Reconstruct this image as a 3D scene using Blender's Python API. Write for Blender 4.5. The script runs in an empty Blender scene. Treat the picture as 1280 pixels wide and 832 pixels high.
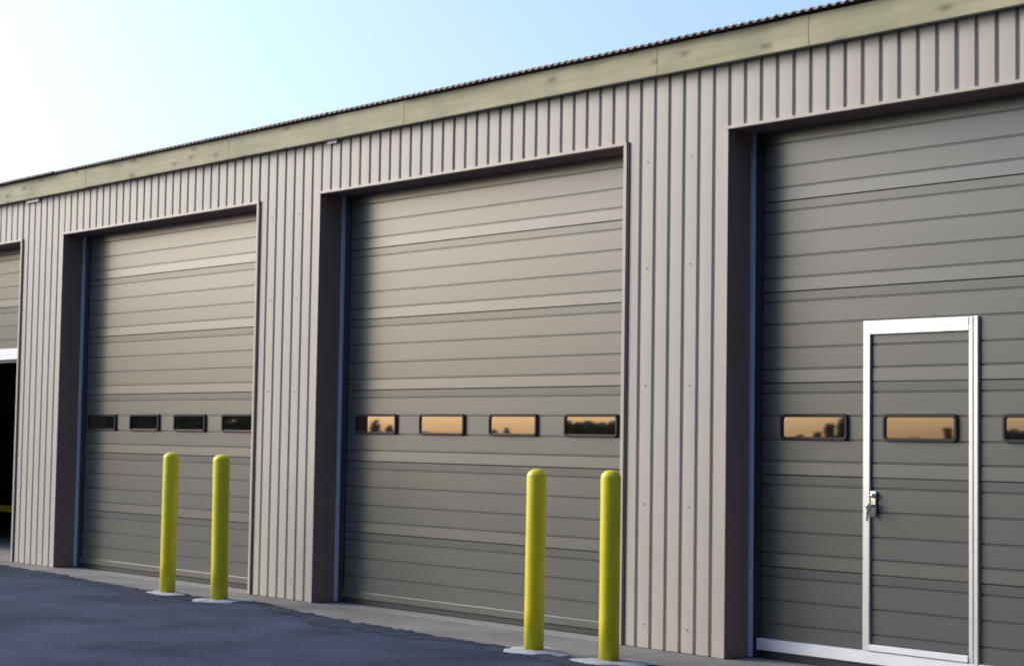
import bpy, bmesh, math, random
from mathutils import Vector, Matrix
random.seed(7)
S = bpy.context.scene
COL = S.collection
R = math.radians

# ------------------------------------------------------------------ camera
CX, CY, CZ = 16.9904, -8.8512, 1.41644
YAW, PIT, ROL, F = 0.84036, 0.06011, 0.01568, 2200.0
fw = Vector((-math.sin(YAW)*math.cos(PIT), math.cos(YAW)*math.cos(PIT), math.sin(PIT)))
r0 = Vector((math.cos(YAW), math.sin(YAW), 0)); u0 = r0.cross(fw)
rr = math.cos(ROL)*r0 + math.sin(ROL)*u0
uu = -math.sin(ROL)*r0 + math.cos(ROL)*u0
cam = bpy.data.cameras.new("camera"); camo = bpy.data.objects.new("camera", cam); COL.objects.link(camo)
m = Matrix((rr, uu, -fw)).transposed().to_4x4(); m.translation = (CX, CY, CZ)
camo.matrix_world = m
cam.sensor_fit = 'HORIZONTAL'; cam.sensor_width = 36; cam.lens = F/1280*36
cam.clip_start = 0.05; cam.clip_end = 3000
S.camera = camo

# ------------------------------------------------------------------ light
SUN_ROT, SUN_EL = 243.0, 28.0                      # clockwise from +Y
w = bpy.data.worlds.new("World"); S.world = w; w.use_nodes = True
nt = w.node_tree
sk = nt.nodes.new('ShaderNodeTexSky'); sk.sky_type = 'NISHITA'; sk.sun_disc = False
sk.sun_elevation = R(SUN_EL); sk.sun_rotation = R(SUN_ROT)
sk.air_density = 1.0; sk.dust_density = 4.5; sk.ozone_density = 4.0
nt.links.new(sk.outputs[0], nt.nodes['Background'].inputs[0])
nt.nodes['Background'].inputs[1].default_value = 0.10
sun = bpy.data.lights.new("sun", 'SUN'); suno = bpy.data.objects.new("sun", sun); COL.objects.link(suno)
sun.energy = 0.55; sun.angle = R(20); sun.color = (1.0, 0.86, 0.74)
d = Vector((math.sin(R(SUN_ROT))*math.cos(R(SUN_EL)), math.cos(R(SUN_ROT))*math.cos(R(SUN_EL)), math.sin(R(SUN_EL))))
suno.rotation_euler = d.to_track_quat('Z', 'Y').to_euler(); suno.location = (0, -10, 12)
S.view_settings.view_transform = 'Standard'; S.view_settings.look = 'None'
S.view_settings.exposure = 1.62; S.view_settings.gamma = 1.0
S.render.engine = 'CYCLES'
S.cycles.max_bounces = 6
S.render.filter_size = 1.9
S.cycles.filter_width = 1.9

# ------------------------------------------------------------------ materials
def mat(name, base, rough=0.5, metal=0.0, spec=0.5, var=0.0, scale=(4, 4, 4), bump=0.0, bscale=(60, 60, 60), rvar=0.0, lowbump=0.0):
    mt = bpy.data.materials.new(name); mt.use_nodes = True
    t = mt.node_tree; b = t.nodes['Principled BSDF']
    b.inputs['Base Color'].default_value = (*base, 1); b.inputs['Roughness'].default_value = rough
    b.inputs['Metallic'].default_value = metal; b.inputs['Specular IOR Level'].default_value = spec
    tc = t.nodes.new('ShaderNodeTexCoord')
    def noise(sc, detail=5, rg=0.6):
        mp = t.nodes.new('ShaderNodeMapping'); mp.inputs['Scale'].default_value = sc
        t.links.new(tc.outputs['Object'], mp.inputs[0])
        n = t.nodes.new('ShaderNodeTexNoise'); n.inputs['Scale'].default_value = 1.0
        n.inputs['Detail'].default_value = detail; n.inputs['Roughness'].default_value = rg
        t.links.new(mp.outputs[0], n.inputs[0]); return n
    if var or rvar:
        n = noise(scale)
        if var:
            r = t.nodes.new('ShaderNodeMapRange'); r.inputs[1].default_value = 0.25; r.inputs[2].default_value = 0.75
            r.inputs[3].default_value = 1-var; r.inputs[4].default_value = 1+var
            t.links.new(n.outputs[0], r.inputs[0])
            mx = t.nodes.new('ShaderNodeMix'); mx.data_type = 'RGBA'; mx.blend_type = 'MULTIPLY'; mx.inputs[0].default_value = 1
            mx.inputs[6].default_value = (*base, 1); t.links.new(r.outputs[0], mx.inputs[7])
            t.links.new(mx.outputs[2], b.inputs['Base Color'])
        if rvar:
            r2 = t.nodes.new('ShaderNodeMapRange'); r2.inputs[1].default_value = 0.25; r2.inputs[2].default_value = 0.75
            r2.inputs[3].default_value = max(0.02, rough-rvar); r2.inputs[4].default_value = min(1, rough+rvar)
            t.links.new(n.outputs[0], r2.inputs[0]); t.links.new(r2.outputs[0], b.inputs['Roughness'])
    prev = None
    for amt, sc, dist in ((lowbump, (1.6, 1.6, 3.2), 0.05), (bump, bscale, 0.004)):
        if amt:
            nb = noise(sc, 4)
            bp = t.nodes.new('ShaderNodeBump'); bp.inputs['Strength'].default_value = amt; bp.inputs['Distance'].default_value = dist
            t.links.new(nb.outputs[0], bp.inputs['Height'])
            if prev: t.links.new(prev.outputs[0], bp.inputs['Normal'])
            prev = bp
    if prev: t.links.new(prev.outputs[0], b.inputs['Normal'])
    return mt

M = {}
M['clad'] = mat('painted steel cladding', (0.378, 0.358, 0.325), 0.48, spec=0.4, var=0.05, scale=(3, 3, 0.5), lowbump=0.03, rvar=0.06)
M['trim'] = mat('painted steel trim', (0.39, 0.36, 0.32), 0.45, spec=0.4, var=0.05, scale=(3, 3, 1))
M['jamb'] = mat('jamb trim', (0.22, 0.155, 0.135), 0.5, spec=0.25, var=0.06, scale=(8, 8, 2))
M['door'] = mat('bronze grey door skin', (0.071, 0.077, 0.074), 0.29, spec=0.95, var=0.05, scale=(0.5, 2, 3), lowbump=0.004)
M['alu'] = mat('aluminium extrusion', (0.72, 0.73, 0.76), 0.34, metal=0.75, var=0.05, scale=(6, 6, 2))
M['white'] = mat('pale bottom rail', (0.74, 0.76, 0.80), 0.45, var=0.07, scale=(7, 7, 10))
M['seal'] = mat('pale blue grey weather seal', (0.46, 0.52, 0.68), 0.35, var=0.04, scale=(3, 3, 6))
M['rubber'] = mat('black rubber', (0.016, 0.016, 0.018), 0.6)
M['wframe'] = mat('window frame plastic', (0.020, 0.018, 0.026), 0.6, spec=0.25)
M['chrome'] = mat('lock metal', (0.75, 0.74, 0.72), 0.16, metal=1.0)
M['yellow'] = mat('yellow plastic sleeve', (0.60, 0.555, 0.014), 0.42, spec=0.45, var=0.10, scale=(9, 9, 3), bump=0.05, bscale=(90, 90, 40))
M['roof'] = mat('roof steel', (0.15, 0.125, 0.115), 0.5, metal=0.1, var=0.1)
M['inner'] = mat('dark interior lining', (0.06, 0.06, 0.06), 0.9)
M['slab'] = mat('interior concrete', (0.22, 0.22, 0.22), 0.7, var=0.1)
M['railp'] = mat('yellow rail paint', (0.5, 0.40, 0.01), 0.4)
M['glass'] = mat('dark reflective glass', (0.006, 0.006, 0.008), 0.02, spec=0.5)
M['glass'].node_tree.nodes['Principled BSDF'].inputs['IOR'].default_value = 4.6
M['glass'].node_tree.nodes['Principled BSDF'].inputs['Specular Tint'].default_value = (1.0, 0.82, 0.66, 1)
M['leaf'] = mat('leaf', (0.05, 0.07, 0.03), 0.7)
M['bark'] = mat('bark', (0.08, 0.06, 0.045), 0.9)
M['earth'] = mat('ground earth', (0.12, 0.11, 0.08), 0.95, var=0.3, scale=(0.05, 0.05, 0.05))

def wood():
    mt = bpy.data.materials.new('treated fascia timber'); mt.use_nodes = True
    t = mt.node_tree; b = t.nodes['Principled BSDF']; L = t.links.new
    tc = t.nodes.new('ShaderNodeTexCoord'); oi = t.nodes.new('ShaderNodeObjectInfo')
    mp = t.nodes.new('ShaderNodeMapping'); mp.inputs['Scale'].default_value = (1.6, 10, 22)
    off = t.nodes.new('ShaderNodeVectorMath'); off.operation = 'MULTIPLY_ADD'
    off.inputs[1].default_value = (1, 1, 1)
    sc = t.nodes.new('ShaderNodeVectorMath'); sc.operation = 'SCALE'; sc.inputs[0].default_value = (37, 11, 5)
    L(oi.outputs['Random'], sc.inputs['Scale']); L(tc.outputs['Object'], off.inputs[0]); L(sc.outputs[0], off.inputs[2])
    L(off.outputs[0], mp.inputs[0])
    n = t.nodes.new('ShaderNodeTexNoise'); n.inputs['Scale'].default_value = 1.0; n.inputs['Detail'].default_value = 6; n.inputs['Distortion'].default_value = 0.6
    L(mp.outputs[0], n.inputs[0])
    rp = t.nodes.new('ShaderNodeValToRGB')
    rp.color_ramp.elements[0].position = 0.3; rp.color_ramp.elements[0].color = (0.32, 0.31, 0.20, 1)
    rp.color_ramp.elements[1].position = 0.7; rp.color_ramp.elements[1].color = (0.42, 0.405, 0.275, 1)
    L(n.outputs[0], rp.inputs[0])
    # knots
    sx = t.nodes.new('ShaderNodeSeparateXYZ'); L(off.outputs[0], sx.inputs[0])
    cx = t.nodes.new('ShaderNodeCombineXYZ'); L(sx.outputs[0], cx.inputs[0]); L(sx.outputs[2], cx.inputs[1])
    mk = t.nodes.new('ShaderNodeMapping'); mk.inputs['Scale'].default_value = (2.6, 6.5, 1.0)
    L(cx.outputs[0], mk.inputs[0])
    v = t.nodes.new('ShaderNodeTexVoronoi'); v.voronoi_dimensions = '2D'; v.inputs['Scale'].default_value = 1.0; L(mk.outputs[0], v.inputs[0])
    kr = t.nodes.new('ShaderNodeMapRange'); kr.inputs[1].default_value = 0.04; kr.inputs[2].default_value = 0.20
    kr.inputs[3].default_value = 0.62; kr.inputs[4].default_value = 0.0; L(v.outputs['Distance'], kr.inputs[0])
    sp = t.nodes.new('ShaderNodeSeparateColor'); L(v.outputs['Color'], sp.inputs[0])
    gt = t.nodes.new('ShaderNodeMath'); gt.operation = 'GREATER_THAN'; gt.inputs[1].default_value = 0.5; L(sp.outputs[0], gt.inputs[0])
    mu = t.nodes.new('ShaderNodeMath'); mu.operation = 'MULTIPLY'; L(kr.outputs[0], mu.inputs[0]); L(gt.outputs[0], mu.inputs[1])
    # broad grey-green weathering
    n2 = t.nodes.new('ShaderNodeTexNoise'); n2.inputs['Scale'].default_value = 2.6; n2.inputs['Detail'].default_value = 5; L(off.outputs[0], n2.inputs[0])
    r2 = t.nodes.new('ShaderNodeMapRange'); r2.inputs[1].default_value = 0.4; r2.inputs[2].default_value = 0.75; r2.inputs[4].default_value = 0.7; L(n2.outputs[0], r2.inputs[0])
    m1 = t.nodes.new('ShaderNodeMix'); m1.data_type = 'RGBA'; L(r2.outputs[0], m1.inputs[0]); L(rp.outputs[0], m1.inputs[6]); m1.inputs[7].default_value = (0.23, 0.24, 0.155, 1)
    m2 = t.nodes.new('ShaderNodeMix'); m2.data_type = 'RGBA'; L(mu.outputs[0], m2.inputs[0]); L(m1.outputs[2], m2.inputs[6]); m2.inputs[7].default_value = (0.10, 0.085, 0.05, 1)
    L(m2.outputs[2], b.inputs['Base Color']); b.inputs['Roughness'].default_value = 0.75; b.inputs['Specular IOR Level'].default_value = 0.25
    bp = t.nodes.new('ShaderNodeBump'); bp.inputs['Strength'].default_value = 0.25; bp.inputs['Distance'].default_value = 0.004
    L(n.outputs[0], bp.inputs['Height']); L(bp.outputs[0], b.inputs['Normal'])
    return mt
M['wood'] = wood()

def ground_mat(name, dark, light, blot, fine, rough, bump, spec=0.3, stain=None):
    mt = bpy.data.materials.new(name); mt.use_nodes = True
    t = mt.node_tree; b = t.nodes['Principled BSDF']; L = t.links.new
    tc = t.nodes.new('ShaderNodeTexCoord')
    def nz(s, d, r=0.6):
        n = t.nodes.new('ShaderNodeTexNoise'); n.inputs['Scale'].default_value = s; n.inputs['Detail'].default_value = d; n.inputs['Roughness'].default_value = r
        L(tc.outputs['Object'], n.inputs[0]); return n
    n1 = nz(blot, 5); n2 = nz(fine, 3, 0.7)
    mx = t.nodes.new('ShaderNodeMath'); mx.operation = 'MULTIPLY_ADD'; mx.inputs[1].default_value = 0.55; L(n2.outputs[0], mx.inputs[0])
    ml = t.nodes.new('ShaderNodeMath'); ml.operation = 'MULTIPLY'; ml.inputs[1].default_value = 0.6; L(n1.outputs[0], ml.inputs[0]); L(ml.outputs[0], mx.inputs[2])
    rp = t.nodes.new('ShaderNodeValToRGB')
    rp.color_ramp.elements[0].position = 0.46; rp.color_ramp.elements[0].color = (*dark, 1)
    rp.color_ramp.elements[1].position = 0.70; rp.color_ramp.elements[1].color = (*light, 1)
    L(mx.outputs[0], rp.inputs[0]); col = rp.outputs[0]
    L(col, b.inputs['Base Color'])
    b.inputs['Roughness'].default_value = rough; b.inputs['Specular IOR Level'].default_value = spec
    bp = t.nodes.new('ShaderNodeBump'); bp.inputs['Strength'].default_value = bump; bp.inputs['Distance'].default_value = 0.008
    L(n2.outputs[0], bp.inputs['Height']); L(bp.outputs[0], b.inputs['Normal'])
    return mt
M['asphalt'] = ground_mat('asphalt', (0.012, 0.021, 0.047), (0.046, 0.067, 0.116), 0.9, 42, 0.85, 1.0, 0.12)
M['tar'] = ground_mat('fresh asphalt edge', (0.013, 0.018, 0.034), (0.046, 0.057, 0.086), 2.0, 45, 0.85, 1.0, 0.1)
M['concrete'] = ground_mat('apron concrete', (0.125, 0.125, 0.128), (0.21, 0.205, 0.20), 1.6, 60, 0.8, 0.25)
M['footing'] = ground_mat('footing concrete', (0.18, 0.195, 0.24), (0.42, 0.44, 0.50), 7, 45, 0.75, 0.5)

# ------------------------------------------------------------------ mesh helpers
def obj(name, bm, mt, parent=None, loc=None, smooth=False, recalc=True):
    if recalc: bmesh.ops.recalc_face_normals(bm, faces=bm.faces)
    me = bpy.data.meshes.new(name); bm.to_mesh(me); bm.free()
    for x in (mt if isinstance(mt, (list, tuple)) else [mt]): me.materials.append(x)
    if smooth:
        for p in me.polygons: p.use_smooth = True
    o = bpy.data.objects.new(name, me); COL.objects.link(o)
    if loc: o.location = loc
    if parent: o.parent = parent
    return o
def inst(src, parent, loc, name=None):
    o = src.copy(); COL.objects.link(o); o.parent = parent; o.location = loc
    return o
def box(bm, x0, x1, y0, y1, z0, z1, bev=0.0, mi=0):
    vs = [bm.verts.new((x, y, z)) for x in (x0, x1) for y in (y0, y1) for z in (z0, z1)]
    fs = [(0, 1, 3, 2), (4, 6, 7, 5), (0, 4, 5, 1), (2, 3, 7, 6), (0, 2, 6, 4), (1, 5, 7, 3)]
    out = [bm.faces.new([vs[i] for i in f]) for f in fs]
    for f in out: f.material_index = mi
    if bev:
        es = list({e for f in out for e in f.edges})
        bmesh.ops.bevel(bm, geom=es, offset=bev, segments=2, affect='EDGES', profile=0.6)
    return out
def sweep_z(bm, prof, x0, x1):
    """profile of (y, z) pairs as an open strip between x0 and x1"""
    a = [bm.verts.new((x0, y, z)) for y, z in prof]; b = [bm.verts.new((x1, y, z)) for y, z in prof]
    for i in range(len(prof)-1): bm.faces.new((a[i], b[i], b[i+1], a[i+1]))
    return a, b
def tag(o, label=None, cat=None, group=None, kind=None):
    if label: o['label'] = label
    if cat: o['category'] = cat
    if group: o['group'] = group
    if kind: o['kind'] = kind
    return o
def empty(name, loc=(0, 0, 0)):
    o = bpy.data.objects.new(name, None); COL.objects.link(o); o.location = loc; o.empty_display_size = 0.2
    return o

# ------------------------------------------------------------------ dimensions (metres)
BAY, OW, OH = 4.6359, 3.665, 3.5
PITCH = BAY/34
FZ0, FZ1 = 3.942, 4.142
DY = 0.262                   # plane of the door faces behind the wall face
BAYS = (-1, 0, 1, 2, 3)
X_L, X_R = BAY*-3, BAY*5
DEPTH = 14.0

# ------------------------------------------------------------------ ground
bm = bmesh.new(); g = 1200
for p in ((-g, -g), (g, -g), (g, g), (-g, g)): bm.verts.new((p[0], p[1], -0.10))
bm.faces.new(bm.verts[:]); tag(obj('ground', bm, M['earth']), kind='structure')

# concrete apron along the wall, saw joints between the bays
bm = bmesh.new()
ax = [X_L] + [BAY*k + OW + 0.485 for k in range(-3, 5)] + [X_R]
for a, b in zip(ax[:-1], ax[1:]):
    if b-a > 0.1: box(bm, a+0.004, b-0.004, -1.35, 0.0, -0.2, 0.0, 0.006)
tag(obj('apron', bm, M['concrete']), kind='structure')

def edge_y(x):
    pts = [(-30, -.45), (-0.4, -.43), (0.7, -.45), (2.0, -.60), (3.1, -.66), (3.9, -.60), (4.6, -.47), (5.7, -.70), (6.8, -.78), (7.8, -.84), (9, -.93), (11, -.95), (40, -.95)]
    for (a, ya), (b, yb) in zip(pts[:-1], pts[1:]):
        if a <= x <= b:
            t = (x-a)/(b-a); y = ya+(yb-ya)*t; break
    return y + 0.022*math.sin(x*9.1+1)*math.sin(x*3.7) + 0.014*math.sin(x*23.0) + random.uniform(-.014, .014)
xs = [X_L-20+i*0.6 for i in range(int((X_R-X_L+0)/0.6)) if X_L-20+i*0.6 < -3] 
x = -3.0; fine = []
while x < 14: fine.append(x); x += 0.035
xs = [-40, -30, -24, -18, -14, -10, -7, -5, -4] + fine + [14.5, 16, 18, 20, 24, 30, 40, 60]
# asphalt: a sheet with a real broken edge lying over the apron, the edge strip a second, darker lift
bm = bmesh.new(); top = []; mid = []
for x in xs:
    y = edge_y(max(-29, min(39, x)))
    v0 = bm.verts.new((x, y+0.012, 0.002)); v1 = bm.verts.new((x, y-0.02, 0.016+random.uniform(-.003, .004)))
    v2 = bm.verts.new((x, y-0.12, 0.020)); v3 = bm.verts.new((x, -60, -0.02))
    top.append((v0, v1, v2, v3))
for a, b in zip(top[:-1], top[1:]):
    for i in range(3): bm.faces.new((a[i], b[i], b[i+1], a[i+1]))
asph = tag(obj('asphalt', bm, M['asphalt']), kind='structure')
bm = bmesh.new(); st = []
for x in fine:
    y = edge_y(x) - 0.004; wd = 0.26 + 0.10*math.sin(x*2.1+.5) + 0.05*math.sin(x*6.3) + random.uniform(-.03, .03)
    st.append((bm.verts.new((x, y+0.012, 0.008)), bm.verts.new((x, y-0.02, 0.023+random.uniform(-.003, .003))), bm.verts.new((x, y-wd*0.5, 0.027)), bm.verts.new((x, y-wd, 0.0225))))
for a, b in zip(st[:-1], st[1:]):
    for i in range(3): bm.faces.new((a[i], b[i], b[i+1], a[i+1]))
tag(obj('asphalt_edge', bm, M['tar']), kind='structure')

# ------------------------------------------------------------------ the building
B = empty('garage_building', (0, 0, 0))
tag(B, 'long steel clad garage building with tall overhead doors and a timber fascia', 'building')

RIB_H, RIB_T, RIB_S = 0.016, 0.012, 0.010
def clad_profile(x0, x1):
    """ribbed sheet: (x, y) points; broad flats standing proud (towards -y) between narrow recessed channels"""
    out = []
    n = math.floor(x0/PITCH)-1
    pts = []
    while n*PITCH < x1+PITCH:
        c = n*PITCH
        pts += [(c-RIB_T/2-RIB_S, -RIB_H), (c-RIB_T/2, 0), (c+RIB_T/2, 0), (c+RIB_T/2+RIB_S, -RIB_H),
                (c+PITCH*.5, -RIB_H-.0008)]
        n += 1
    def at(x):
        for (a, ya), (b, yb) in zip(pts[:-1], pts[1:]):
            if a <= x <= b: return ya+(yb-ya)*((x-a)/(b-a) if b > a else 0)
    return [(x0, at(x0))] + [p for p in pts if x0+0.001 < p[0] < x1-0.001] + [(x1, at(x1))]
def clad_sheet(x0, x1, z0, z1, name='wall_panel', dy=0.0):
    pr = clad_profile(x0, x1); bm = bmesh.new(); t = 0.0012
    zz = [z0, z1] if z1-z0 < 1 else [z0+(z1-z0)*i/6 for i in range(7)]
    rows = [[bm.verts.new((x, y+dy, z)) for x, y in pr] for z in zz]
    back = [[bm.verts.new((x, y+dy+t+.004, z)) for x, y in pr] for z in (zz[0], zz[-1])]
    for a, b in zip(rows[:-1], rows[1:]):
        for i in range(len(pr)-1): bm.faces.new((a[i], a[i+1], b[i+1], b[i]))
    for i in range(len(pr)-1):
        bm.faces.new((rows[0][i], back[0][i], back[0][i+1], rows[0][i+1]))
        bm.faces.new((rows[-1][i], rows[-1][i+1], back[1][i+1], back[1][i]))
    return obj(name, bm, M['clad'], B, recalc=False)
HT = FZ0+0.06
post_spans = [(BAY*k+OW, BAY*(k+1)) for k in (-1, 0, 1, 2)]
for a, b in post_spans:
    clad_sheet(a+0.012, b-0.004, 0.004, HT)
for k in BAYS:
    a, b = BAY*k, BAY*k+OW
    n = 4
    cuts = [a-0.004] + [round((a+(b-a)*i/n)/PITCH)*PITCH + PITCH*.09 for i in range(1, n)] + [b+0.012]
    for c0, c1 in zip(cuts[:-1], cuts[1:]):
        clad_sheet(c0, c1, OH+0.014, HT, dy=random.choice((0, -.0015, -.003)))
for a, b in ((X_L, -BAY), (BAY*3+OW, X_R)):
    x = a
    while x < b-0.05:
        x2 = min(b, x+0.954); clad_sheet(x, x2, 0.004, HT); x = x2

# trims round each opening
def opening(k):
    a, b = BAY*k, BAY*k+OW
    bm = bmesh.new()      # left corner trim (face and jamb return)
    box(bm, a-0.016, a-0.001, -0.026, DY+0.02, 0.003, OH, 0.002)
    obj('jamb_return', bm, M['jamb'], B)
    bm = bmesh.new()
    box(bm, a-0.044, a+0.001, -0.031, -0.0265, 0.003, OH, 0.001)
    obj('jamb_trim', bm, M['trim'], B)
    bm = bmesh.new()
    box(bm, b-0.002, b+0.030, -0.034, -0.004, 0.003, OH+0.02, 0.002)
    box(bm, b-0.002, b+0.014, -0.004, DY+0.02, 0.003, OH, 0.001)
    obj('jamb_trim', bm, M['trim'], B)
    bm = bmesh.new()
    box(bm, b+0.0305, b+0.046, -0.0275, -0.003, 0.003, OH+0.02)
    obj('channel_shadow_strip', bm, M['rubber'], B)  # solid black strip standing in for the shadow line beside the trim
    bm = bmesh.new()      # head trim: drip lip and soffit
    box(bm, a-0.016, b+0.030, -0.036, 0.0, OH-0.001, OH+0.020, 0.002)
    obj('head_trim', bm, M['trim'], B)
    bm = bmesh.new()
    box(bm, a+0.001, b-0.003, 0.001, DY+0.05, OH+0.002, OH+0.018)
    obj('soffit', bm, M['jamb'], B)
for k in BAYS: opening(k)

# fascia boards
joints = [X_L, -11.2, -8.4, -5.0, -2.35, 0.55, 3.249, 5.845, 8.665, 9.986, 13.4, 17.1, 20.4, X_R]
for a, b in zip(joints[:-1], joints[1:]):
    bm = bmesh.new(); box(bm, a+0.0015, b-0.0015, -0.084, -0.042, FZ0+random.uniform(-.003, .003), FZ1, 0.003)
    obj('fascia_board', bm, M['wood'], B)
bm = bmesh.new(); box(bm, X_L, X_R, -0.041, 0.03, FZ0+0.07, FZ1-0.004); obj('eave_plate', bm, M['inner'], B)

# corrugated roof sheets (each one an object, sharing one mesh)
def roof_mesh():
    bm = bmesh.new(); n = 14; p = 0.0705; seg = 6
    pts = [(i*p/seg, 0.009*math.cos(2*math.pi*i/seg)) for i in range(n*seg+1)]
    rows = []
    for yy, zz in ((-0.125, 0.0), (DEPTH, 1.0)):
        rows.append([bm.verts.new((x, yy, z+zz)) for x, z in pts])
    lo = [bm.verts.new((x, -0.125, z-0.007)) for x, z in pts]
    lo2 = [bm.verts.new((x, DEPTH, z+1.0-0.007)) for x, z in pts]
    for i in range(len(pts)-1):
        bm.faces.new((rows[0][i], rows[0][i+1], rows[1][i+1], rows[1][i]))
        bm.faces.new((lo[i], rows[0][i], rows[0][i+1], lo[i+1])) if False else bm.faces.new((lo[i], lo[i+1], rows[0][i+1], rows[0][i]))
        bm.faces.new((lo[i], lo2[i], lo2[i+1], lo[i+1]))
    return bm
first = None; x = X_L; W = 14*0.0705
while x < X_R-0.3:
    loc = (x, random.uniform(-.012, .012), FZ1+0.021+random.uniform(-.002, .004))
    if first is None: first = obj('roof_sheet', roof_mesh(), M['roof'], B, loc)
    else: inst(first, B, loc)
    x += W - 0.001
bm = bmesh.new(); box(bm, X_L, X_R, -0.07, 0.05, FZ1+0.001, FZ1+0.004); obj('eave_closure', bm, M['rubber'], B)

# body of the building: end walls, back wall, inner slab, lining
bm = bmesh.new()
box(bm, X_L, X_L+0.15, 0.02, DEPTH, -0.1, 4.05); obj('end_wall', bm, M['clad'], B)
bm = bmesh.new(); box(bm, X_R-0.15, X_R, 0.02, DEPTH, -0.1, 4.05); obj('end_wall', bm, M['clad'], B)
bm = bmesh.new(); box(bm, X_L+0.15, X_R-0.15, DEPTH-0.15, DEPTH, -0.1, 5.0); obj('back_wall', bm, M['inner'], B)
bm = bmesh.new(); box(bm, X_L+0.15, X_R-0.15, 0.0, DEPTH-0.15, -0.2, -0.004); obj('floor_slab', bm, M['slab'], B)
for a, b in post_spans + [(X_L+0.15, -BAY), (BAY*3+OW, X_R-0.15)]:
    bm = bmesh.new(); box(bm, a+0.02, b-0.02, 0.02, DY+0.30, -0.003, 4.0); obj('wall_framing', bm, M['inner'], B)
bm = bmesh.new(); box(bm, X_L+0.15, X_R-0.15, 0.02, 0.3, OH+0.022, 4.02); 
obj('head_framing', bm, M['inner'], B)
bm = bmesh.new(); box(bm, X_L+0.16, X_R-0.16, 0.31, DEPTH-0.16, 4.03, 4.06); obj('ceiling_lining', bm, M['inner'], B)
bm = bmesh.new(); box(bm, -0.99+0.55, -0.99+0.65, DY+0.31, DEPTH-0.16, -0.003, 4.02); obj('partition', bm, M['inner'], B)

# sheet screws, a few pixels at most each
bm = bmesh.new()
def screw(x, y, z):
    c = bmesh.ops.create_cone(bm, cap_ends=True, segments=7, radius1=0.0065, radius2=0.005, depth=0.006,
        matrix=Matrix.Translation((x, y-0.003, z)) @ Matrix.Rotation(R(90), 4, 'X'))
for a, b in post_spans:
    for i in (2, 5):
        xx = (math.floor(a/PITCH)+i+.5)*PITCH
        for z in (0.16, 0.98, 1.80, 2.62, 3.36): screw(xx, -RIB_H-.0005, z)
M['screw'] = mat('painted screw head', (0.36, 0.33, 0.30), 0.5)
tag(obj('sheet_screws', bm, M['screw'], B), kind='stuff')

# scraps of pale foam closure showing under the fascia
for x0, x1, z0 in ((-0.86, -0.57, 3.905), (4.73, 4.87, 3.915)):
    bm = bmesh.new(); box(bm, x0, x1, -0.041, -0.030, z0, FZ0+0.02, 0.002); obj('foam_closure', bm, M['white'], B)

# ------------------------------------------------------------------ overhead doors
SEC = 0.6048
def sec_profile():
    """(depth towards the viewer, z) of one 24 inch door section"""
    pr = [(-0.004, 0.002), (0.0042, 0.004)]
    pr += [(0.004, 0.088)]
    for gz in (0.094, 0.235, 0.390, 0.540):
        pr += [(0.0028, gz-0.009), (-0.0055, gz-0.0035), (-0.0055, gz+0.002), (0.0025, gz+0.005)]
    pr.pop(2)
    pr += [(0.0036, SEC-0.005), (-0.004, SEC-0.002)]
    return pr
PROF = sec_profile()
def clip(pr, lo, hi):
    out = []
    for (d0, z0), (d1, z1) in zip(pr[:-1], pr[1:]):
        if z1 < lo or z0 > hi: continue
        def at(z):
            t = 0 if z1 == z0 else (z-z0)/(z1-z0); return (d0+(d1-d0)*t, z)
        s = at(lo) if z0 < lo else (d0, z0); e = at(hi) if z1 > hi else (d1, z1)
        if not out or out[-1] != s: out.append(s)
        out.append(e)
    return out
def skin(bm, x0, x1, zb, lo=0.0, hi=SEC):
    pr = clip(PROF, lo, hi)
    sweep_z(bm, [(DY-dd, zb+z) for dd, z in pr], x0, x1)
WIN = {0: ((0.146, .73), (1.013, 1.588), (1.867, 2.445), (2.733, 3.31)),
       1: ((.199, .770), (1.072, 1.645), (1.941, 2.50), (2.796, 3.362)),
       2: ((.233, .783), (1.055, 1.600), (1.912, 2.46), (2.77, 3.32)),
       3: ((.2, .77), (1.07, 1.64), (1.93, 2.5), (2.79, 3.36))}
def rrect(x0, x1, z0, z1, r, n=5):
    pts = []
    for cx, cz, a0 in ((x1-r, z1-r, 0), (x0+r, z1-r, 90), (x0+r, z0+r, 180), (x1-r, z0+r, 270)):
        for i in range(n+1):
            a = R(a0+90*i/n); pts.append((cx+r*math.cos(a), cz+r*math.sin(a)))
    return pts
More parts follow.
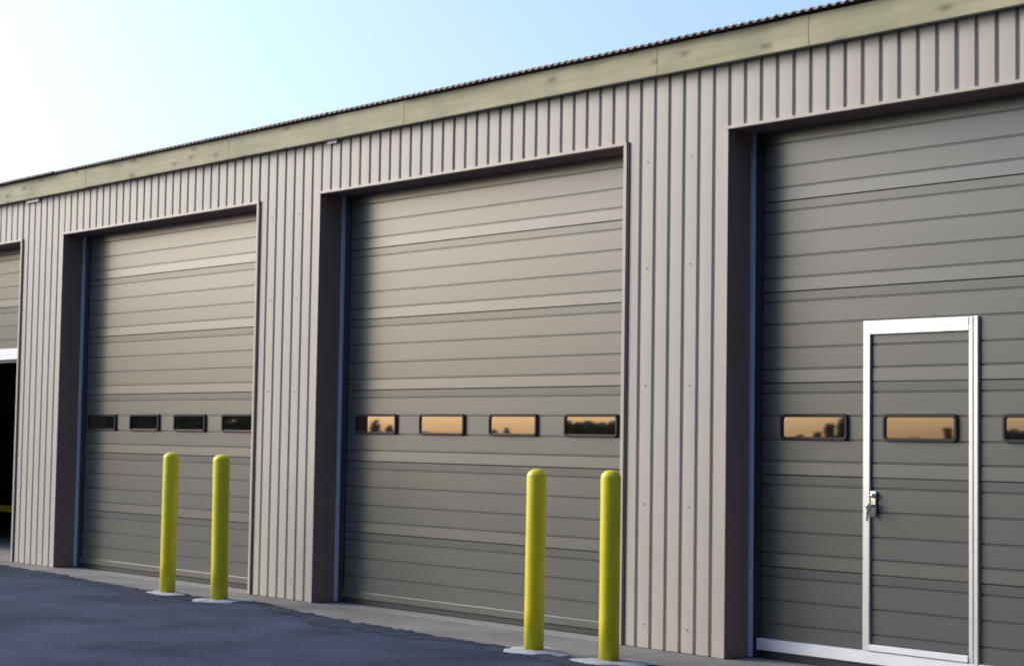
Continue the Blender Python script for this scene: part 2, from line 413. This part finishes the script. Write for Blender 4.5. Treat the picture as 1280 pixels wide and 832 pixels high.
def window(x0, x1, z0, z1, parent, tilt=0.0, turn=0.0):
    yf = DY-0.024; bm = bmesh.new()
    lo = [rrect(x0, x1, z0, z1, 0.032), rrect(x0+0.004, x1-0.004, z0+0.004, z1-0.004, 0.03),
          rrect(x0+0.019, x1-0.019, z0+0.019, z1-0.019, 0.022), rrect(x0+0.024, x1-0.024, z0+0.024, z1-0.024, 0.020)]
    ys = (DY+0.004, yf, yf, DY-0.008)
    loops = [[bm.verts.new((x, y, z)) for x, z in L] for L, y in zip(lo, ys)]
    for A, C in zip(loops[:-1], loops[1:]):
        for i in range(len(A)): bm.faces.new((A[i], A[(i+1) % len(A)], C[(i+1) % len(A)], C[i]))
    obj('window_frame', bm, M['wframe'], parent)
    bm = bmesh.new(); cx, cz = (x0+x1)/2, (z0+z1)/2
    f = [(x, z) for x, z in rrect(x0+0.0235, x1-0.0235, z0+0.0235, z1-0.0235, 0.020)]
    y0 = DY-0.0125
    vs = [bm.verts.new((x, y0+(z-cz)*math.tan(tilt)+(x-cx)*math.tan(turn), z)) for x, z in f]
    vb = [bm.verts.new((x, y0+0.006+(z-cz)*math.tan(tilt)+(x-cx)*math.tan(turn), z)) for x, z in f]
    bm.faces.new(vs); bm.faces.new(vb[::-1])
    for i in range(len(vs)): bm.faces.new((vs[i], vb[i], vb[(i+1) % len(vs)], vs[(i+1) % len(vs)]))
    obj('window_pane', bm, M['glass'], parent)

def garage_door(k, lift=0.0, label=None, passdoor=False, rail='grey'):
    a, b = BAY*k, BAY*k+OW
    x0, x1 = a+0.004, b-0.006
    bm = bmesh.new()
    zt = 6*SEC + lift
    xs0, xs1 = a+0.06, b-0.02
    if passdoor:
        box(bm, x0, a+0.93, DY+0.012, DY+0.045, 0.05, zt-0.01); box(bm, a+1.72, x1, DY+0.012, DY+0.045, 0.05, zt-0.01)
        box(bm, a+0.931, a+1.719, DY+0.012, DY+0.045, 2.16, zt-0.01)
    else: box(bm, x0, x1, DY+0.012, DY+0.045, lift+0.04, min(zt, OH+0.3)-0.01)
    D = obj('garage_door', bm, M['inner'], B); D['label'] = label
    for i in range(6):
        zb = lift + i*SEC
        if zb > OH+0.05: break
        hi = min(SEC, OH+0.04-zb)
        lo = 0.13 if i == 0 else 0.0
        if i == 0 and not passdoor and lift == 0: lo = 0.105
        bm = bmesh.new()
        if passdoor and i <= 3:
            pl, prr = a+0.910, a+1.748
            skin(bm, x0, pl, zb, lo, hi); skin(bm, prr, x1, zb, lo, hi)
            if i == 3: skin(bm, pl, prr, zb, 2.192-zb, hi)
        else: skin(bm, x0, x1, zb, lo, hi)
        obj('door_section', bm, M['door'], D)
    # bottom rail and seal
    bm = bmesh.new()
    if passdoor:
        box(bm, x0+0.02, x1, DY-0.022, DY+0.011, 0.052, 0.128, 0.003); mt = M['white']
    elif lift > 0:
        box(bm, x0, x1, DY-0.020, DY+0.011, lift+0.004, lift+0.128, 0.003); mt = M['white']
    else:
        box(bm, x0, x1, DY-0.016, DY+0.011, 0.046, 0.103, 0.003); mt = M['door']
    obj('bottom_rail', bm, mt, D)
    bm = bmesh.new()
    zb = lift
    box(bm, x0, x1, DY-0.004, DY+0.03, zb+(-0.03 if lift else 0.002), zb+(0.050 if passdoor else 0.003 if lift else 0.044))
    obj('bottom_seal', bm, M['rubber'], D)
    # weather seal strip down the left jamb
    bm = bmesh.new(); box(bm, a+0.001, a+0.026, DY-0.062, DY-0.024, 0.004, OH-0.002, 0.004); box(bm, a+0.001, a+0.012, DY-0.024, DY-0.002, 0.004, OH-0.002)
    obj('side_seal', bm, M['seal'], D)
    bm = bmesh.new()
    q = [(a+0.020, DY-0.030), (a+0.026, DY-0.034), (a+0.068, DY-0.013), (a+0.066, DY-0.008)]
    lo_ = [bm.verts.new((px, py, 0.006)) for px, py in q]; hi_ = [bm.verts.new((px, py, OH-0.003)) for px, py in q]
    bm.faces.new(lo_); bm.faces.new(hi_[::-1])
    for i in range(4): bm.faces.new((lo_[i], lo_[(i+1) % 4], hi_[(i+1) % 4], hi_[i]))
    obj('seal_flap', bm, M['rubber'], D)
    if lift == 0:
        rnd = random.Random(40+k)
        for (w0, w1) in WIN[k]:
            window(a+w0, a+w1, 1.437, 1.612, D, tilt=R(rnd.uniform(-.05, .03)), turn=R(rnd.uniform(-.15, .15)))
    if passdoor:
        P0, P1 = a+0.908, a+1.750          # outer edges of the frame
        Y0 = DY-0.022
        bm = bmesh.new()
        box(bm, P0, P0+0.052, Y0, DY+0.05, 0.129, 2.195, 0.004)
        box(bm, P0+0.0525, P1-0.0655, Y0, DY+0.05, 2.110, 2.195, 0.004)
        box(bm, P0+0.0525, P1-0.0655, Y0-0.004, Y0+0.001, 2.150, 2.193, 0.001)
        box(bm, P1-0.065, P1-0.037, Y0, DY+0.05, 0.129, 2.195, 0.004)
        box(bm, P1-0.036, P1-0.029, Y0+0.012, DY+0.05, 0.129, 2.16)
        box(bm, P1-0.028, P1, Y0-0.003, DY+0.05, 0.080, 2.195, 0.004)
        obj('passage_door_frame', bm, M['alu'], D)
        bm = bmesh.new()
        lx0, lx1 = P0+0.055, P1-0.068
        for i in range(4):
            zb = i*SEC; skin(bm, lx0, lx1, zb, 0.178 if i == 0 else 0, min(SEC, 2.106-zb))
        box(bm, lx0, lx1, DY+0.010, DY+0.045, 0.178, 2.106)
        pd = obj('passage_door', bm, M['door'], D)
        bm = bmesh.new(); box(bm, lx0, lx1, DY-0.030, DY+0.012, 0.134, 0.172, 0.003)
        obj('passage_door_sill', bm, M['white'], D)
        # lock: plate, cylinder, neck and lever
        hx, hy = P0+0.080, DY-0.014
        bm = bmesh.new()
        box(bm, hx-0.020, hx+0.020, hy-0.008, hy+0.006, 0.965, 1.125, 0.004)
        T = lambda x, y, z: Matrix.Translation((x, y, z)) @ Matrix.Rotation(R(90), 4, 'X')
        bmesh.ops.create_cone(bm, cap_ends=True, segments=20, radius1=0.019, radius2=0.016, depth=0.022, matrix=T(hx, hy-0.018, 1.098))
        bmesh.ops.create_cone(bm, cap_ends=True, segments=16, radius1=0.011, radius2=0.011, depth=0.052, matrix=T(hx, hy-0.034, 1.035))
        bmesh.ops.create_uvsphere(bm, u_segments=16, v_segments=10, radius=0.021, matrix=Matrix.Translation((hx, hy-0.056, 1.035)))
        # drooping lever
        prev = None
        for i in range(6):
            t = i/5; c = Vector((hx-0.012*t, hy-0.058+0.004*t, 1.035-0.095*t)); rad = 0.011*(1-.35*t)
            ring = [bm.verts.new(c+Vector((rad*math.cos(q*math.pi/4), rad*0.7*math.sin(q*math.pi/4), 0))) for q in range(8)]
            if prev:
                for q in range(8): bm.faces.new((prev[q], prev[(q+1) % 8], ring[(q+1) % 8], ring[q]))
            else: bm.faces.new(ring)
            prev = ring
        bm.faces.new(prev[::-1])
        obj('door_handle', bm, M['chrome'], D, smooth=True)
    return D

garage_door(-1, lift=2.224, label='half raised overhead door with a white bottom rail over a dark opening')
garage_door(0, label='closed overhead door with four dark windows behind two yellow bollards')
garage_door(1, label='closed overhead door with orange reflections in its windows')
garage_door(2, label='closed overhead door with a framed passage door built in', passdoor=True)
garage_door(3, label='closed overhead door at the far right end of the row')

# ------------------------------------------------------------------ bollards
def footing_bm(seed):
    rnd = random.Random(seed); bm = bmesh.new(); n = 40; rings = []
    for rad, z in ((0.055, 0.036), (0.10, 0.034), (0.16, 0.031), (0.21, 0.026), (0.25, 0.013)):
        ring = []
        for i in range(n):
            a = 2*math.pi*i/n
            q = rad*(1+(0.16*math.sin(2*a+seed)+0.09*math.sin(5*a+seed*2.3)+rnd.uniform(-.05, .05))*(rad/0.25)**2)
            ring.append(bm.verts.new((q*1.15*math.cos(a), q*0.8*math.sin(a), z+rnd.uniform(-.003, .003))))
        rings.append(ring)
    for A, C in zip(rings[:-1], rings[1:]):
        for i in range(n): bm.faces.new((A[i], C[i], C[(i+1) % n], A[(i+1) % n]))
    bm.faces.new(rings[0]); return bm
def sleeve_bm(r=0.069, h=1.235):
    bm = bmesh.new(); n = 40; pr = [(r*1.0, 0.02), (r*1.0, 0.3), (r, 0.7), (r, h-r*0.72)]
    for i in range(1, 9):
        a = R(90*i/8); pr.append((r*math.cos(a), h-r*0.72+r*0.72*math.sin(a)))
    rings = []
    for q, z in pr[:-1]: rings.append([bm.verts.new((q*math.cos(2*math.pi*i/n), q*math.sin(2*math.pi*i/n), z)) for i in range(n)])
    for A, C in zip(rings[:-1], rings[1:]):
        for i in range(n): bm.faces.new((A[i], A[(i+1) % n], C[(i+1) % n], C[i]))
    top = bm.verts.new((0, 0, h))
    for i in range(n): bm.faces.new((rings[-1][i], rings[-1][(i+1) % n], top))
    bm.faces.new(rings[0][::-1]); return bm
bol = [((3.42, -.705), 1.255, .0690, 'yellow bollard farthest from the camera, before the door with dark windows', 0.2),
       ((4.225, -.685), 1.248, .0725, 'yellow bollard before the door with dark windows, the one nearer the ribbed post', -0.5),
       ((8.356, -.881), 1.222, .0665, 'yellow bollard before the orange windowed door, standing clear of the ribbed post', 0.3),
       ((9.056, -.879), 1.230, .0650, 'yellow bollard nearest the ribbed post beside the door with the passage door', 0.15)]
proto = None
for i, ((x, y), h, r, lab, lean) in enumerate(bol):
    t = empty('bollard', (x, y, 0.0)); tag(t, lab, 'bollard', 'yellow bollards guarding the doors')
    t.rotation_euler = (R(0.1*i), R(lean), R(70*i))
    obj('concrete_footing', footing_bm(i+3), M['footing'], t, smooth=True)
    if proto is None: proto = obj('sleeve', sleeve_bm(), M['yellow'], t, smooth=True); s = proto
    else: s = inst(proto, t, (0, 0, 0))
    s.scale = (r/0.069, r/0.069, h/1.235)

# ------------------------------------------------------------------ inside the open bay: a low yellow barrier rail
t = empty('barrier_rail', (-4.6, 1.75, -0.0)); tag(t, 'yellow steel barrier rail inside the dark open bay', 'barrier')
bm = bmesh.new(); box(bm, -1.6, 2.2, -0.03, 0.03, 0.36, 0.44, 0.006); obj('rail', bm, M['railp'], t)
for px in (-1.3, 0.3, 1.9):
    bm = bmesh.new(); box(bm, px-0.04, px+0.04, 0.031, 0.10, -0.003, 0.43, 0.005); obj('post', bm, M['inner'], t)

# ------------------------------------------------------------------ trees reflected in the panes, and unseen rows added to block low sky
def tree_bm(bm, cx, cy, h, wdt, rnd, n=420):
    bmesh.ops.create_cone(bm, cap_ends=True, segments=8, radius1=0.22, radius2=0.1, depth=h*0.6, matrix=Matrix.Translation((cx, cy, h*0.3)))
    for _ in range(n):
        a = rnd.uniform(0, 6.283); q = rnd.random()**0.5; z = rnd.uniform(0.06, 1.0)
        rad = wdt*q*(1.0-0.55*z)*(0.75+0.25*math.sin(3*a+cx))
        c = Vector((cx+rad*math.cos(a), cy+rad*math.sin(a), h*z)); s = rnd.uniform(.25, .55)
        u = Vector((rnd.gauss(0, 1), rnd.gauss(0, 1), rnd.gauss(0, 1))).normalized(); v = u.orthogonal().normalized()*s; k = u.cross(v)
        f = bm.faces.new([bm.verts.new(c+p) for p in (v, k, -v, -k)]); f.material_index = 1
bm = bmesh.new(); rnd = random.Random(5)
for i in range(9):                                   # beyond the open side of the yard, west
    tree_bm(bm, -44+rnd.uniform(-2, 2), -22.5+2.8*i+rnd.uniform(-.6, .6), rnd.uniform(7.5, 10), rnd.uniform(2.6, 3.6), rnd, 1300)
# far and low across the fields, seen against the glow: (x, height, spread)
for x, h, wd, n in ([(-285+6*i, 7.5, 4.5, 700) for i in range(12)] +
                    [(-197, 3.6, 1.8, 160), (-192, 3.7, 1.4, 110), (-188.5, 2.8, 1.0, 60), (-177, 1.9, 2.0, 60), (-166, 2.9, .6, 60), (-163.5, 2.4, .8, 60), (-161, 2.6, .5, 50)] +
                    [(-152.5+2.2*i, 3.45+.2*(i % 2), 2.2, 400) for i in range(6)] +
                    [(-112.5, 2.2, .8, 70), (-110, 2.5, .9, 70), (-108.2, 3.6, .9, 150), (-106, 4.6, 1.3, 300), (-104, 4.2, 1.4, 300), (-96, 1.8, 1.5, 60), (-92, 3.0, .45, 120)] +
                    [(-85+2*i, 3.0, 2.0, 300) for i in range(6)]):
    tree_bm(bm, x, -150, h, wd, rnd, n)
for i in range(16):                                  # unseen rows added south and east to shade the lower wall and jambs
    tree_bm(bm, 8.5+3.0*i+rnd.uniform(-.6, .6), -15+rnd.uniform(-.5, .5), rnd.uniform(9, 12), rnd.uniform(2.6, 3.4), rnd, 1600)
for i in range(6):
    tree_bm(bm, 48+rnd.uniform(-1.5, 1.5), -21+4.4*i, rnd.uniform(9, 12), rnd.uniform(2.6, 3.6), rnd, 1500)
tag(obj('reflected_and_added_trees', bm, [M['bark'], M['leaf']], recalc=False), 'trees reflected in the panes, with unseen rows added to block low sky', None, None, 'stuff')
